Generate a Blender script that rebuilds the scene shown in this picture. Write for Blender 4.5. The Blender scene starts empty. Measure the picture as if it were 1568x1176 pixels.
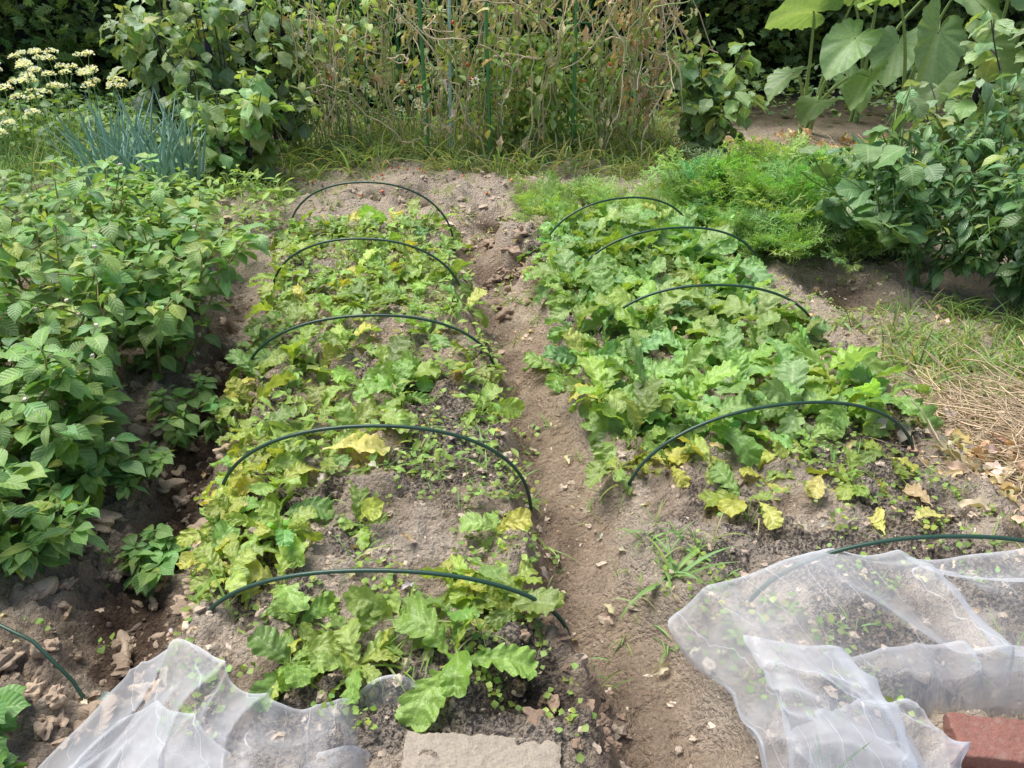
import bpy, math
import numpy as np
from math import radians, pi, sin, cos
rng = np.random.default_rng(11)
U = rng.uniform
TAU = 2*pi

# ------------------------------------------------------------------ noise / terrain
def vnoise(x, y, seed=0):
    x = np.asarray(x, float); y = np.asarray(y, float)
    xi = np.floor(x).astype(np.int64); yi = np.floor(y).astype(np.int64)
    xf = x-xi; yf = y-yi
    def h(a, b):
        n = (a*374761393 + b*668265263 + seed*1274126177) & 0xffffffff
        n = ((n ^ (n >> 13))*1274126177) & 0xffffffff
        n = n ^ (n >> 16)
        return (n & 0xffff)/65535.0
    u = xf*xf*(3-2*xf); v = yf*yf*(3-2*yf)
    return (h(xi, yi)*(1-u)+h(xi+1, yi)*u)*(1-v)+(h(xi, yi+1)*(1-u)+h(xi+1, yi+1)*u)*v

def fbm(x, y, seed=0, o=4):
    a = 0; s = 0.5; t = 0
    for i in range(o):
        a = a+s*vnoise(x*2**i, y*2**i, seed+i*7); t += s; s *= .5
    return a/t

def ss(a, b, x):
    t = np.clip((x-a)/(b-a), 0, 1); return t*t*(3-2*t)

def scoord(x, y):
    return x+.17*(y-1.38)

def masks(x, y):
    s = scoord(x, y)+.10*(vnoise(y*2.5, x*0+3, 5)-.5)+.11*(fbm(x*6, y*6, 9, 2)-.5)
    sr = s-.05*ss(1.5, 4, y)
    endm = (1-ss(4.35, 4.75, y))*ss(.7, 1.1, y)
    bl = ss(-.90, -.72, s)*(1-ss(.08, .19, s))*endm
    br = ss(.37, .48, sr)*(1-ss(1.5, 1.7, sr))*endm
    path = ss(.06, .18, s)*(1-ss(.34, .46, sr))*(1-ss(4.3, 5.2, y))
    furl = np.exp(-((s+1.0)/.13)**2)*(1-ss(3.0, 4.2, y))
    left = (1-ss(-1.2, -1.02, s))*(1-ss(4.2, 5, y))
    return s, bl, br, path, furl, left

HOLES = [(-.75, 5.25, .24, .16, .13), (-.62, 4.95, .12, .1, .06), (-1.55, 5.2, .2, .14, .08), (.05, 1.19, .13, .08, .06), (-.12, 4.75, .12, .16, .06), (-.05, 4.0, .12, .14, .05), (1.75, 3.75, .2, .25, .10), (.25, 5.3, .2, .12, .07)]
def height(x, y):
    x = np.asarray(x, float); y = np.asarray(y, float)
    s, bl, br, path, furl, left = masks(x, y)
    groove = np.exp(-((s-.23-.05*ss(2, 4, y))/.06)**2)*(1-ss(4, 5, y))
    h = .105*bl+.105*br-.02*path-.045*groove-.10*furl+.06*left
    near = 1-ss(5.5, 14, np.abs(y))
    rough = .55+.9*furl+.7*left+.45*(bl+br)+.02*path
    mound = ss(4.5, 4.9, y)*(1-ss(6.1, 6.8, y))
    h = h+mound*(.20*(fbm(x*2.2, y*2.6, 21, 3)-.2)+.07*(fbm(x*7, y*7, 22, 3)-.5))
    h = h+.06*np.exp(-(((x+.02)/.14)**2+((y-4.35)/.16)**2))
    for (hx, hy, a, b, d) in HOLES:
        r2 = ((x-hx)/a)**2+((y-hy)/b)**2
        h = h-d*np.exp(-r2)+.35*d*np.exp(-((np.sqrt(r2)-1.6)/.5)**2)
    h = h+near*(.045*(fbm(x*1.6, y*1.6, 2, 2)-.5))
    lump = np.maximum(fbm(x*11, y*11, 14, 2)-.52, 0)
    h = h+near*rough*(.06*(fbm(x*9, y*9, 3, 3)-.5)+.12*lump+.034*(np.abs(fbm(x*26, y*26, 4, 2)-.5)*-2+.5))
    h = h+near*rough*(.020*(vnoise(x*58, y*58, 6)-.5)+.016*(.5-np.abs(vnoise(x*38, y*38, 16)*2-1)))
    return h

# ------------------------------------------------------------------ mesh accumulator (all quads)
class MB:
    def __init__(s):
        s.v = []; s.f = []; s.c = []; s.l = []; s.m = []; s.n = 0
    def add(s, v, f, c, l=None, mat=0):
        v = np.asarray(v, float).reshape(-1, 3); f = np.asarray(f, np.int64).reshape(-1, 4)
        c = np.broadcast_to(np.asarray(c, float), (len(v), 3))
        if l is None:
            l = np.zeros((len(v), 3)); l[:, 0] = .5; l[:, 1] = .0; l[:, 2] = 1
        s.v.append(v); s.f.append(f+s.n); s.c.append(c); s.l.append(l)
        s.m.append(np.full(len(f), mat)); s.n += len(v)
    def build(s, name, mats, smooth=True, parent=None, recentre=True):
        v = np.concatenate(s.v); f = np.concatenate(s.f); c = np.concatenate(s.c)
        l = np.concatenate(s.l); m = np.concatenate(s.m)
        o = np.zeros(3)
        if recentre:
            o = np.array([(v[:, 0].min()+v[:, 0].max())/2, (v[:, 1].min()+v[:, 1].max())/2, v[:, 2].min()])
        v = v-o
        me = bpy.data.meshes.new(name)
        me.vertices.add(len(v)); me.vertices.foreach_set('co', v.astype(np.float32).ravel())
        me.loops.add(len(f)*4); me.loops.foreach_set('vertex_index', f.astype(np.int32).ravel())
        me.polygons.add(len(f)); me.polygons.foreach_set('loop_start', np.arange(0, len(f)*4, 4, dtype=np.int32))
        for mt in mats: me.materials.append(mt)
        me.polygons.foreach_set('material_index', m.astype(np.int32))
        me.polygons.foreach_set('use_smooth', np.full(len(f), smooth))
        a = me.attributes.new('Col', 'FLOAT_COLOR', 'POINT')
        a.data.foreach_set('color', np.concatenate([np.clip(c, 0, 1), np.ones((len(c), 1))], 1).astype(np.float32).ravel())
        a = me.attributes.new('luv', 'FLOAT_VECTOR', 'POINT')
        a.data.foreach_set('vector', l.astype(np.float32).ravel())
        me.update(calc_edges=True)
        ob = bpy.data.objects.new(name, me); bpy.context.scene.collection.objects.link(ob)
        ob.location = o
        if parent: ob.parent = parent
        return ob

def gridfaces(nr, nc):
    i, j = np.meshgrid(np.arange(nr-1), np.arange(nc-1), indexing='ij')
    a = (i*nc+j).ravel()
    return np.stack([a, a+1, a+nc+1, a+nc], 1)

def tube(mb, P, R, col, sides=6, mat=1):
    P = np.asarray(P, float); n = len(P)
    R = np.broadcast_to(np.asarray(R, float), (n,))
    T = np.gradient(P, axis=0); T /= np.linalg.norm(T, axis=1)[:, None]+1e-9
    ref = np.array([.31, .17, .93]) if abs(T[:, 2]).mean() < .8 else np.array([.93, .3, .1])
    A = np.cross(T, ref); A /= np.linalg.norm(A, axis=1)[:, None]+1e-9
    B = np.cross(T, A)
    an = np.arange(sides)*TAU/sides
    V = P[:, None]+R[:, None, None]*(A[:, None]*np.cos(an)[None, :, None]+B[:, None]*np.sin(an)[None, :, None])
    i, j = np.meshgrid(np.arange(n-1), np.arange(sides), indexing='ij')
    i = i.ravel(); j = j.ravel(); k = (j+1) % sides
    F = np.stack([i*sides+j, i*sides+k, (i+1)*sides+k, (i+1)*sides+j], 1)
    mb.add(V.reshape(-1, 3), F, col, None, mat)

def walk(p, az, el, length, n=12, wob=.12, up=0.0):
    P = [np.array(p, float)]; st = length/n
    for i in range(n):
        d = np.array([cos(az)*cos(el), sin(az)*cos(el), sin(el)])
        P.append(P[-1]+d*st)
        az += rng.normal(0, wob); el += rng.normal(0, wob*.6)+up
        el = max(min(el, 1.57), -1.4)
    return np.array(P)

# ------------------------------------------------------------------ leaf templates
def strip_tpl(wf, rows, cols, fold=.15, ruffle=.0, freq=4, sweep=.25, seed=0, asym=0.0, crinkle=0.0):
    r = np.random.default_rng(seed)
    t = np.linspace(0, 1, rows); u = np.linspace(-1, 1, cols)
    T, Uu = np.meshgrid(t, u, indexing='ij')
    WL = np.array([wf(a, 0) for a in t]); WR = np.array([wf(a, 1) for a in t])
    W = np.where(Uu < 0, WL[:, None], WR[:, None])
    X = Uu*W
    ph = r.uniform(0, 6.28, 3)
    side = np.where(Uu < 0, 0, 1.9)
    Z = fold*np.abs(X)+ruffle*np.abs(Uu)**1.6*np.minimum(1, W/.06)*(np.sin(TAU*freq*T+ph[0]+side)+.5*np.sin(TAU*freq*2.3*T+ph[1]+side*2))
    if crinkle: Z += crinkle*(fbm(X*14+seed*9, T*14, seed, 2)-.5)*np.minimum(1, W/.06)
    X = X+asym*np.sin(T*3.1+ph[2])*.12
    Y = T+np.abs(Uu)*W*sweep*(T > .15)
    V = np.stack([X, Y, Z], -1).reshape(-1, 3)
    return dict(v=V, f=gridfaces(rows, cols), l=np.stack([Uu, T], -1).reshape(-1, 2), t=T.ravel())

def radish_wf(seed):
    r = np.random.default_rng(seed)
    ph = r.uniform(0, 6.28, 4); nl = r.uniform(4.2, 6.2); dd = r.uniform(.45, .8)
    def wf(t, side):
        t = min(max(t, 0), 1)
        if t < .15: return .016
        k = (t-.15)/.85
        env = .05+.20*max(sin(pi*min(k, 1)**1.35), 0)**.62
        lob = abs(sin(pi*nl*k+ph[side]*.4))
        depth = dd*(1-ss(.35, .62, k))+.20*ss(.35, .62, k)
        w = env*(1-depth*(1-lob**.5))
        w *= 1+.05*sin(31*k+ph[2+side])
        return max(w*(1 if k < .985 else .7), .008)
    return wf
RAD = [strip_tpl(radish_wf(s), 44, 9, fold=.16, ruffle=.034, freq=2.2+s*.22, sweep=.5, seed=s, asym=.45, crinkle=.10) for s in range(10)]

def ov_wf(wm, pet, sk=.8, wav=0.0, tip=.0):
    def wf(t, side):
        if t < pet: return .010
        k = (t-pet)/(1-pet)
        w = wm*max(sin(pi*k**sk), 0)**(.85+.5*k)
        return max(w*(1+wav*sin(20*k+side)), .004)
    return wf
OV = [strip_tpl(ov_wf(.27, .13, .72), 10, 5, fold=.25, ruffle=.018, freq=1.6, seed=s) for s in range(4)]
LAN = [strip_tpl(ov_wf(.17, .10, .7), 9, 5, fold=.3, ruffle=.012, freq=1.5, seed=s) for s in range(3)]
EGG = [strip_tpl(ov_wf(.30, .2, .75, .09), 14, 7, fold=.2, ruffle=.028, freq=2, seed=s) for s in range(4)]
def rd_wf(t, side):
    if t < .12: return .012
    k = (t-.12)/.88
    return max(.46*max(sin(pi*k**.62), 0)**.55*(1+.09*sin(16*k)), .01)
ROUND = [strip_tpl(rd_wf, 14, 7, fold=.1, ruffle=.035, freq=2, seed=s) for s in range(3)]
BLADE = [strip_tpl(lambda t, s: .022*(1-t**2.2)+.001, 7, 3, fold=.6, seed=1)]
SMALL = [strip_tpl(ov_wf(.33, .25, .7), 5, 3, fold=.2, seed=1)]
def dry_wf(seed):
    r = np.random.default_rng(seed)
    a = r.uniform(0, 6, 2)
    return lambda t, s: max(.18*max(sin(pi*t), 0)**.8*(1+.3*sin(17*t+a[s])), .006)
DRY = [strip_tpl(dry_wf(s), 10, 5, fold=.9, ruffle=.09, freq=1.7, seed=s) for s in range(4)]

def feather(seed):
    r = np.random.default_rng(seed); V = []; F = []; L = []
    def q(a, b, w):
        a = np.array(a); b = np.array(b); d = b-a; n = np.array([-d[1], d[0], r.uniform(-.5, .5)*np.linalg.norm(d)]); n = n/(np.linalg.norm(n)+1e-9)*w
        i = len(V); V.extend([a-n, a+n, b+n*.5, b-n*.5]); F.append([i, i+1, i+2, i+3])
    q([0, 0, 0], [0, .95, 0], .007)
    for k in range(6):
        t = .38+.58*k/6.+r.uniform(-.03, .03); ln = (.34*(1-.55*k/6.))*r.uniform(.8, 1.15)
        for sd in (-1, 1):
            a = np.array([0, t, 0.]); ang = r.uniform(.5, 1.0)
            d = np.array([sd*sin(ang), cos(ang), r.uniform(-.5, .6)]); b = a+d*ln
            q(a, b, .006)
            for m in range(5):
                p = a+(b-a)*(.3+.18*m); l2 = ln*.42*(1-.1*m)
                for s2 in (-1, 1):
                    a2 = math.atan2(d[0], d[1])+s2*r.uniform(.3, 1.1)
                    q(p, p+np.array([sin(a2), cos(a2), r.uniform(-.7, .8)])*l2, .011)
    V = np.array(V); L = np.stack([np.full(len(V), .5), V[:, 1]], 1)
    return dict(v=V, f=np.array(F), l=L, t=V[:, 1])
FEA = [feather(s) for s in range(6)]

def spray(seed):
    r = np.random.default_rng(seed); V = []; F = []
    def q(a, b, w):
        a = np.array(a); b = np.array(b); d = b-a; n = np.array([-d[1], d[0], 0]); n = n/(np.linalg.norm(n)+1e-9)*w
        i = len(V); V.extend([a-n, a+n, b+n*.4, b-n*.4]); F.append([i, i+1, i+2, i+3])
    q([0, 0, 0], [0, 1, 0], .04)
    for k in range(5):
        t = .12+.16*k
        for sd in (-1, 1):
            ln = .48*(1-.55*k/6)*r.uniform(.7, 1.1); an = r.uniform(.6, .95)
            a = np.array([0, t, 0.]); b = a+np.array([sd*sin(an), cos(an), r.uniform(-.25, .15)])*ln
            q(a, b, .05)
            q(a+(b-a)*.5, a+(b-a)*.5+np.array([sd*sin(an-.7), cos(an-.7), 0])*ln*.5, .045)
    V = np.array(V)
    return dict(v=V, f=np.array(F), l=np.stack([np.full(len(V), .5), V[:, 1]], 1), t=V[:, 1])
SPR = [spray(s) for s in range(4)]

def taro_tpl(seed):
    r = np.random.default_rng(seed); nr = 8; ns = 61
    ph = np.linspace(-pi, pi, ns)
    key = np.radians([0, 12, 35, 70, 110, 140, 158, 172, 180]); rad = np.array([1, .86, .66, .52, .48, .50, .47, .25, .06])
    R = np.interp(np.abs(ph), key, rad)
    q = np.linspace(0.02, 1, nr)
    Q, PH = np.meshgrid(q, ph, indexing='ij'); RR = Q*R[None]
    X = RR*np.sin(PH); Y = RR*np.cos(PH)
    Z = .22*np.abs(X)+.03*Q**2*np.sin(PH*11+r.uniform(0, 6))+.02*Q**2*np.sin(PH*23)
    V = np.stack([X, Y, Z], -1).reshape(-1, 3)
    return dict(v=V, f=gridfaces(nr, ns)[:, ::-1], l=np.stack([np.sin(PH)*Q, (Y+.5)/1.5], -1).reshape(-1, 2), t=Y.ravel())
TARO = [taro_tpl(s) for s in range(3)]

def place(mb, tpls, pos, az, pitch, L, droop, col, roll=None, wid=1.0, mat=0):
    pos = np.asarray(pos, float).reshape(-1, 3); N = len(pos)
    if N == 0: return
    b = lambda a: np.broadcast_to(np.asarray(a, float), (N,)).copy()
    az, pitch, L, droop, wid = b(az), b(pitch), b(L), b(droop), b(wid)
    roll = rng.normal(0, .3, N) if roll is None else b(roll)
    col = np.broadcast_to(np.asarray(col, float), (N, 3))
    which = rng.integers(0, len(tpls), N)
    for w, tp in enumerate(tpls):
        k = np.where(which == w)[0]
        if len(k) == 0: continue
        v = tp['v']; n = len(v)
        x = v[None, :, 0]*(L*wid)[k, None]; z = v[None, :, 2]*L[k, None]; t = v[None, :, 1]
        r = roll[k, None]; xr = x*np.cos(r)+z*np.sin(r); zr = -x*np.sin(r)+z*np.cos(r)
        kk = droop[k, None]; kk = np.where(np.abs(kk) < 1e-3, 1e-3, kk); p = pitch[k, None]
        th = p-kk*t
        Yd = L[k, None]*(np.sin(p)-np.sin(th))/kk-zr*np.sin(th)
        Zd = L[k, None]*(np.cos(th)-np.cos(p))/kk+zr*np.cos(th)
        ca, sa = np.cos(az[k])[:, None], np.sin(az[k])[:, None]
        V = np.stack([pos[k, 0][:, None]+ca*Yd+sa*xr, pos[k, 1][:, None]+sa*Yd-ca*xr, pos[k, 2][:, None]+Zd], -1)
        F = tp['f'][None]+(np.arange(len(k))*n)[:, None, None]
        C = np.repeat(col[k][:, None], n, 1)
        l = np.zeros((len(k), n, 3)); l[..., 0] = tp['l'][None, :, 0]; l[..., 1] = tp['l'][None, :, 1]; l[..., 2] = rng.random(len(k))[:, None]
        mb.add(V.reshape(-1, 3), F.reshape(-1, 4), C.reshape(-1, 3), l.reshape(-1, 3), mat)

def cols(base, n, var=.22, alt=None, p=0.0):
    base = np.array(base)
    c = base[None]*(1+rng.normal(0, var, n))[:, None].clip(.45, 1.7)
    c[:, 0] *= 1+rng.normal(0, .10, n); c[:, 2] *= 1+rng.normal(0, .15, n)
    if alt is not None:
        m = rng.random(n) < p
        mix = U(.4, 1, n)[:, None]*m[:, None]
        c = c*(1-mix)+np.array(alt)[None]*mix
    return c.clip(.004, .95)

# ------------------------------------------------------------------ materials
def newmat(name):
    m = bpy.data.materials.new(name); m.use_nodes = True
    nt = m.node_tree; nt.nodes.clear(); return m, nt
class NT:
    def __init__(s, nt): s.nt = nt
    def n(s, typ, **kw):
        nd = s.nt.nodes.new(typ)
        for k, v in kw.items():
            setattr(nd, k, v)
        return nd
    def math(s, op, a, b=None, c=None, clamp=False):
        nd = s.nt.nodes.new('ShaderNodeMath'); nd.operation = op; nd.use_clamp = clamp
        for i, x in enumerate((a, b, c)):
            if x is None: continue
            if hasattr(x, 'links'): s.nt.links.new(x, nd.inputs[i])
            else: nd.inputs[i].default_value = x
        return nd.outputs[0]
    def link(s, a, b): s.nt.links.new(a, b)
    def mix(s, fac, a, b, blend='MIX'):
        nd = s.nt.nodes.new('ShaderNodeMix'); nd.data_type = 'RGBA'; nd.blend_type = blend
        for sock, x in ((nd.inputs[0], fac), (nd.inputs[6], a), (nd.inputs[7], b)):
            if hasattr(x, 'links'): s.nt.links.new(x, sock)
            elif isinstance(x, (int, float)): sock.default_value = x
            else: sock.default_value = (*x, 1)
        return nd.outputs[2]
    def noise(s, scale, detail=3, rough=.6, vec=None):
        nd = s.nt.nodes.new('ShaderNodeTexNoise'); nd.inputs['Scale'].default_value = scale
        nd.inputs['Detail'].default_value = detail; nd.inputs['Roughness'].default_value = rough
        if vec is not None: s.link(vec, nd.inputs['Vector'])
        return nd
    def ramp(s, x, a, b):
        nd = s.nt.nodes.new('ShaderNodeMapRange'); nd.inputs[1].default_value = a; nd.inputs[2].default_value = b
        nd.clamp = True; s.link(x, nd.inputs[0]); return nd.outputs[0]

def leafmat(name, rough=.42, trans=.32, veins=True, spec=.5, vs=9.0, petpale=False):
    m, nt = newmat(name); g = NT(nt)
    at = g.n('ShaderNodeAttribute', attribute_name='Col')
    geo = g.n('ShaderNodeTexCoord')
    nz = g.noise(45, 2, .6, geo.outputs['Object'])
    f = g.math('MULTIPLY_ADD', nz.outputs['Fac'], .6, .7)
    vm = g.n('ShaderNodeVectorMath', operation='SCALE'); g.link(at.outputs['Color'], vm.inputs[0]); g.link(f, vm.inputs['Scale'])
    col = vm.outputs[0]
    hgt = None
    if veins:
        lu = g.n('ShaderNodeAttribute', attribute_name='luv')
        sp = g.n('ShaderNodeSeparateXYZ'); g.link(lu.outputs['Vector'], sp.inputs[0])
        au = g.math('ABSOLUTE', sp.outputs[0])
        mid = g.ramp(au, .13, .03)
        if petpale: mid = g.math('MAXIMUM', mid, g.ramp(sp.outputs[1], .22, .16))
        q = g.math('MULTIPLY_ADD', au, -1.4, g.math('MULTIPLY', sp.outputs[1], vs))
        fr = g.math('ABSOLUTE', g.math('SUBTRACT', g.math('FRACT', q), .5))
        sv = g.math('MULTIPLY', g.ramp(fr, .08, .0), .45)
        v = g.math('MAXIMUM', mid, sv)
        light = g.mix(1.0, col, (.18, .18, .12), 'ADD')
        col = g.mix(g.math('MULTIPLY', v, .6), col, light)
        hgt = g.math('SUBTRACT', g.math('MULTIPLY', fr, .9), g.math('MULTIPLY', v, .3))
        if petpale:
            hgt = g.math('ADD', g.math('MULTIPLY', hgt, .7), g.math('MULTIPLY', g.noise(110, 2, .6, geo.outputs['Object']).outputs['Fac'], 1.8))
    bs = g.n('ShaderNodeBsdfPrincipled'); g.link(col, bs.inputs['Base Color'])
    bs.inputs['Roughness'].default_value = rough; bs.inputs['Specular IOR Level'].default_value = spec
    if hgt is not None:
        bp = g.n('ShaderNodeBump'); bp.inputs['Strength'].default_value = .45; bp.inputs['Distance'].default_value = .005
        g.link(hgt, bp.inputs['Height']); g.link(bp.outputs[0], bs.inputs['Normal'])
    tr = g.n('ShaderNodeBsdfTranslucent')
    tc = g.mix(1.0, col, (1.4, 1.3, .55), 'MULTIPLY'); g.link(tc, tr.inputs['Color'])
    mx = g.n('ShaderNodeMixShader'); mx.inputs[0].default_value = trans
    g.link(bs.outputs[0], mx.inputs[1]); g.link(tr.outputs[0], mx.inputs[2])
    out = g.n('ShaderNodeOutputMaterial'); g.link(mx.outputs[0], out.inputs[0])
    return m
M_rad = leafmat('radish_leaf', .36, .36, petpale=True, vs=7, spec=.6)
M_leaf = leafmat('leaf_soft', .42, .34)
M_gloss = leafmat('leaf_glossy', .28, .28, spec=.6)
M_plain = leafmat('leaf_plain', .5, .38, veins=False)
M_dark = leafmat('leaf_conifer', .6, .15, veins=False, spec=.3)
M_dry = leafmat('leaf_dry', .8, .2, veins=False, spec=.2)

def colmat(name, rough=.6, spec=.4, ns=60, bump=.3):
    m, nt = newmat(name); g = NT(nt)
    at = g.n('ShaderNodeAttribute', attribute_name='Col'); tc = g.n('ShaderNodeTexCoord')
    nz = g.noise(ns, 4, .65, tc.outputs['Object'])
    f = g.math('MULTIPLY_ADD', nz.outputs['Fac'], .7, .65)
    vm = g.n('ShaderNodeVectorMath', operation='SCALE'); g.link(at.outputs['Color'], vm.inputs[0]); g.link(f, vm.inputs['Scale'])
    bs = g.n('ShaderNodeBsdfPrincipled'); g.link(vm.outputs[0], bs.inputs['Base Color'])
    bs.inputs['Roughness'].default_value = rough; bs.inputs['Specular IOR Level'].default_value = spec
    bp = g.n('ShaderNodeBump'); bp.inputs['Strength'].default_value = bump; bp.inputs['Distance'].default_value = .003
    g.link(nz.outputs['Fac'], bp.inputs['Height']); g.link(bp.outputs[0], bs.inputs['Normal'])
    out = g.n('ShaderNodeOutputMaterial'); g.link(bs.outputs[0], out.inputs[0]); return m
M_stem = colmat('stem')
M_clod = colmat('soil_clod', .95, .1, 120, .9)
M_hoop = colmat('green_coated_steel', .35, .5, 30, .1)
M_skin = colmat('tomato_skin', .2, .6, 20, .0)

def soilmat():
    m, nt = newmat('garden_soil'); g = NT(nt)
    at = g.n('ShaderNodeAttribute', attribute_name='Col'); lu = g.n('ShaderNodeAttribute', attribute_name='luv')
    sp = g.n('ShaderNodeSeparateXYZ'); g.link(lu.outputs['Vector'], sp.inputs[0])
    tc = g.n('ShaderNodeTexCoord'); O = tc.outputs['Object']
    n1 = g.noise(14, 6, .7, O); n2 = g.noise(95, 5, .7, O); n3 = g.noise(330, 3, .7, O)
    vo = g.n('ShaderNodeTexVoronoi'); vo.inputs['Scale'].default_value = 75; g.link(O, vo.inputs['Vector'])
    vo2 = g.n('ShaderNodeTexVoronoi'); vo2.inputs['Scale'].default_value = 190; g.link(O, vo2.inputs['Vector'])
    f = g.math('MULTIPLY_ADD', n1.outputs['Fac'], 1.0, .48)
    f = g.math('MULTIPLY', f, g.math('MULTIPLY_ADD', n2.outputs['Fac'], 1.2, .38))
    f = g.math('MULTIPLY', f, g.math('MULTIPLY_ADD', n3.outputs['Fac'], .8, .6))
    vm = g.n('ShaderNodeVectorMath', operation='SCALE'); g.link(at.outputs['Color'], vm.inputs[0]); g.link(f, vm.inputs['Scale'])
    cm = g.math('ADD', sp.outputs[1], g.math('MULTIPLY_ADD', n2.outputs['Fac'], 1.3, -.65))
    cm = g.ramp(cm, .5, .66)
    c = g.mix(g.math('MULTIPLY', cm, .88), vm.outputs[0], (.045, .042, .045))
    pale = g.ramp(n3.outputs['Fac'], .62, .74)
    c = g.mix(g.math('MULTIPLY', pale, .4), c, (.66, .58, .48))
    bs = g.n('ShaderNodeBsdfPrincipled'); g.link(c, bs.inputs['Base Color']); bs.inputs['Roughness'].default_value = .95
    bs.inputs['Specular IOR Level'].default_value = .15
    hh = g.math('ADD', g.math('MULTIPLY', n2.outputs['Fac'], 1.0), g.math('MULTIPLY', n3.outputs['Fac'], .45))
    hh = g.math('ADD', hh, g.math('MULTIPLY', vo.outputs['Distance'], -.8))
    hh = g.math('ADD', hh, g.math('MULTIPLY', vo2.outputs['Distance'], -.35))
    bp = g.n('ShaderNodeBump'); bp.inputs['Strength'].default_value = 1.0; bp.inputs['Distance'].default_value = .018
    g.link(hh, bp.inputs['Height']); g.link(bp.outputs[0], bs.inputs['Normal'])
    out = g.n('ShaderNodeOutputMaterial'); g.link(bs.outputs[0], out.inputs[0]); return m
M_soil = soilmat()

def netmat():
    m, nt = newmat('insect_netting'); g = NT(nt)
    lu = g.n('ShaderNodeAttribute', attribute_name='luv')
    sp = g.n('ShaderNodeSeparateXYZ'); g.link(lu.outputs['Vector'], sp.inputs[0])
    tc = g.n('ShaderNodeTexCoord'); nz = g.noise(60, 3, .6, tc.outputs['Object'])
    nb = g.noise(9, 2, .6, tc.outputs['Object'])
    def lines(s, freq, w):
        s = g.math('ADD', s, g.math('MULTIPLY', nb.outputs['Fac'], .05))
        fr = g.math('ABSOLUTE', g.math('SUBTRACT', g.math('FRACT', g.math('MULTIPLY', s, freq)), .5))
        return g.ramp(fr, w, w*.3)
    l = g.math('MULTIPLY', lines(sp.outputs[0], 19, .022), g.ramp(nb.outputs['Fac'], .35, .55))
    lw = g.n('ShaderNodeLayerWeight'); lw.inputs[0].default_value = .5
    fac = g.math('ADD', g.math('MULTIPLY', lw.outputs['Facing'], .52), .11)
    fac = g.math('ADD', fac, g.math('MULTIPLY', sp.outputs[2], .38))
    fac = g.math('ADD', fac, g.math('MULTIPLY', l, .28))
    fac = g.math('MULTIPLY', fac, g.math('MULTIPLY_ADD', nz.outputs['Fac'], .2, .9), clamp=True)
    d = g.n('ShaderNodeBsdfDiffuse'); d.inputs[0].default_value = (.80, .83, .88, 1)
    t = g.n('ShaderNodeBsdfTranslucent'); t.inputs[0].default_value = (.80, .83, .88, 1)
    gl = g.n('ShaderNodeBsdfGlossy'); gl.inputs['Roughness'].default_value = .4; gl.inputs[0].default_value = (.9, .9, .95, 1)
    a = g.n('ShaderNodeMixShader'); a.inputs[0].default_value = .4; g.link(d.outputs[0], a.inputs[1]); g.link(t.outputs[0], a.inputs[2])
    b = g.n('ShaderNodeMixShader'); b.inputs[0].default_value = .08; g.link(a.outputs[0], b.inputs[1]); g.link(gl.outputs[0], b.inputs[2])
    tp = g.n('ShaderNodeBsdfTransparent')
    c = g.n('ShaderNodeMixShader'); g.link(fac, c.inputs[0]); g.link(tp.outputs[0], c.inputs[1]); g.link(b.outputs[0], c.inputs[2])
    out = g.n('ShaderNodeOutputMaterial'); g.link(c.outputs[0], out.inputs[0]); return m
M_net = netmat()

# ------------------------------------------------------------------ GROUND
def axis(a, b, st, lo, hi, g=1.12):
    m = list(np.arange(a, b, st))
    p = []; x = m[-1]; d = st
    while x < hi: d *= g; x += d; p.append(x)
    q = []; x = a; d = st
    while x > lo: d *= g; x -= d; q.append(x)
    return np.array(q[::-1]+m+p)
xs = axis(-1.9, 2.1, .0105, -120, 120, 1.06); ys = axis(.85, 3.6, .0095, -60, 160, 1.012)
X, Y = np.meshgrid(xs, ys)
Z = height(X, Y)
s, bl, br, path, furl, left = masks(X, Y)
dry = np.array([.68, .55, .415]); grey = np.array([.57, .485, .395]); moist = np.array([.18, .125, .088])
brown = np.array([.45, .335, .235])
n = fbm(X*3, Y*3, 31, 4)[..., None]
C = dry*n+grey*(1-n)
def lerp(C, c, k): return C*(1-k[..., None])+np.array(c)*k[..., None]
C = lerp(C, brown, .8*path*ss(.2, .5, fbm(X*5, Y*5, 33, 3)))
C = lerp(C, brown*.6, .8*np.exp(-((s-.23-.05*ss(2, 4, Y))/.07)**2)*(Y < 4.6)*ss(.25, .55, fbm(X*7, Y*5, 43, 3)))
C = lerp(C, brown*.85, .5*(bl+br)*ss(.46, .6, fbm(X*6, Y*6, 38, 3)))
C = lerp(C, moist, np.clip(furl*1.2*ss(.25, .5, fbm(X*4, Y*4, 35, 3)), 0, 1))
C = lerp(C, brown*.8, left*.8*ss(.3, .6, fbm(X*4, Y*4, 36, 3)))
edge = np.exp(-((s-.12)/.05)**2)*(Y < 3.2)
C = lerp(C, moist, .6*edge*ss(.4, .6, fbm(X*3, Y*3, 40, 3)))
for (hx, hy, a, b, d_) in HOLES:
    C = lerp(C, moist*.7, np.clip(1.2*np.exp(-(((X-hx)/a)**2+((Y-hy)/b)**2)*1.2)*(.5+fbm(X*9, Y*9, 41, 2)), 0, 1))
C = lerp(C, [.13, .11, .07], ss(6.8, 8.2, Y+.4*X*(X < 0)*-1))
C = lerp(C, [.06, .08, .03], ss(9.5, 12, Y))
ash = (bl+br)*ss(.42, .58, fbm(X*3.4+7, Y*3.4, 52, 3))*.60
ash = np.maximum(ash, .68*np.exp(-(((X-.58)/.16)**2+((Y-1.60)/.12)**2)))
mb = MB()
lv = np.zeros(X.shape+(3,)); lv[..., 1] = ash
mb.add(np.stack([X, Y, Z], -1).reshape(-1, 3), gridfaces(*X.shape), C.reshape(-1, 3), lv.reshape(-1, 3), 0)
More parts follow.
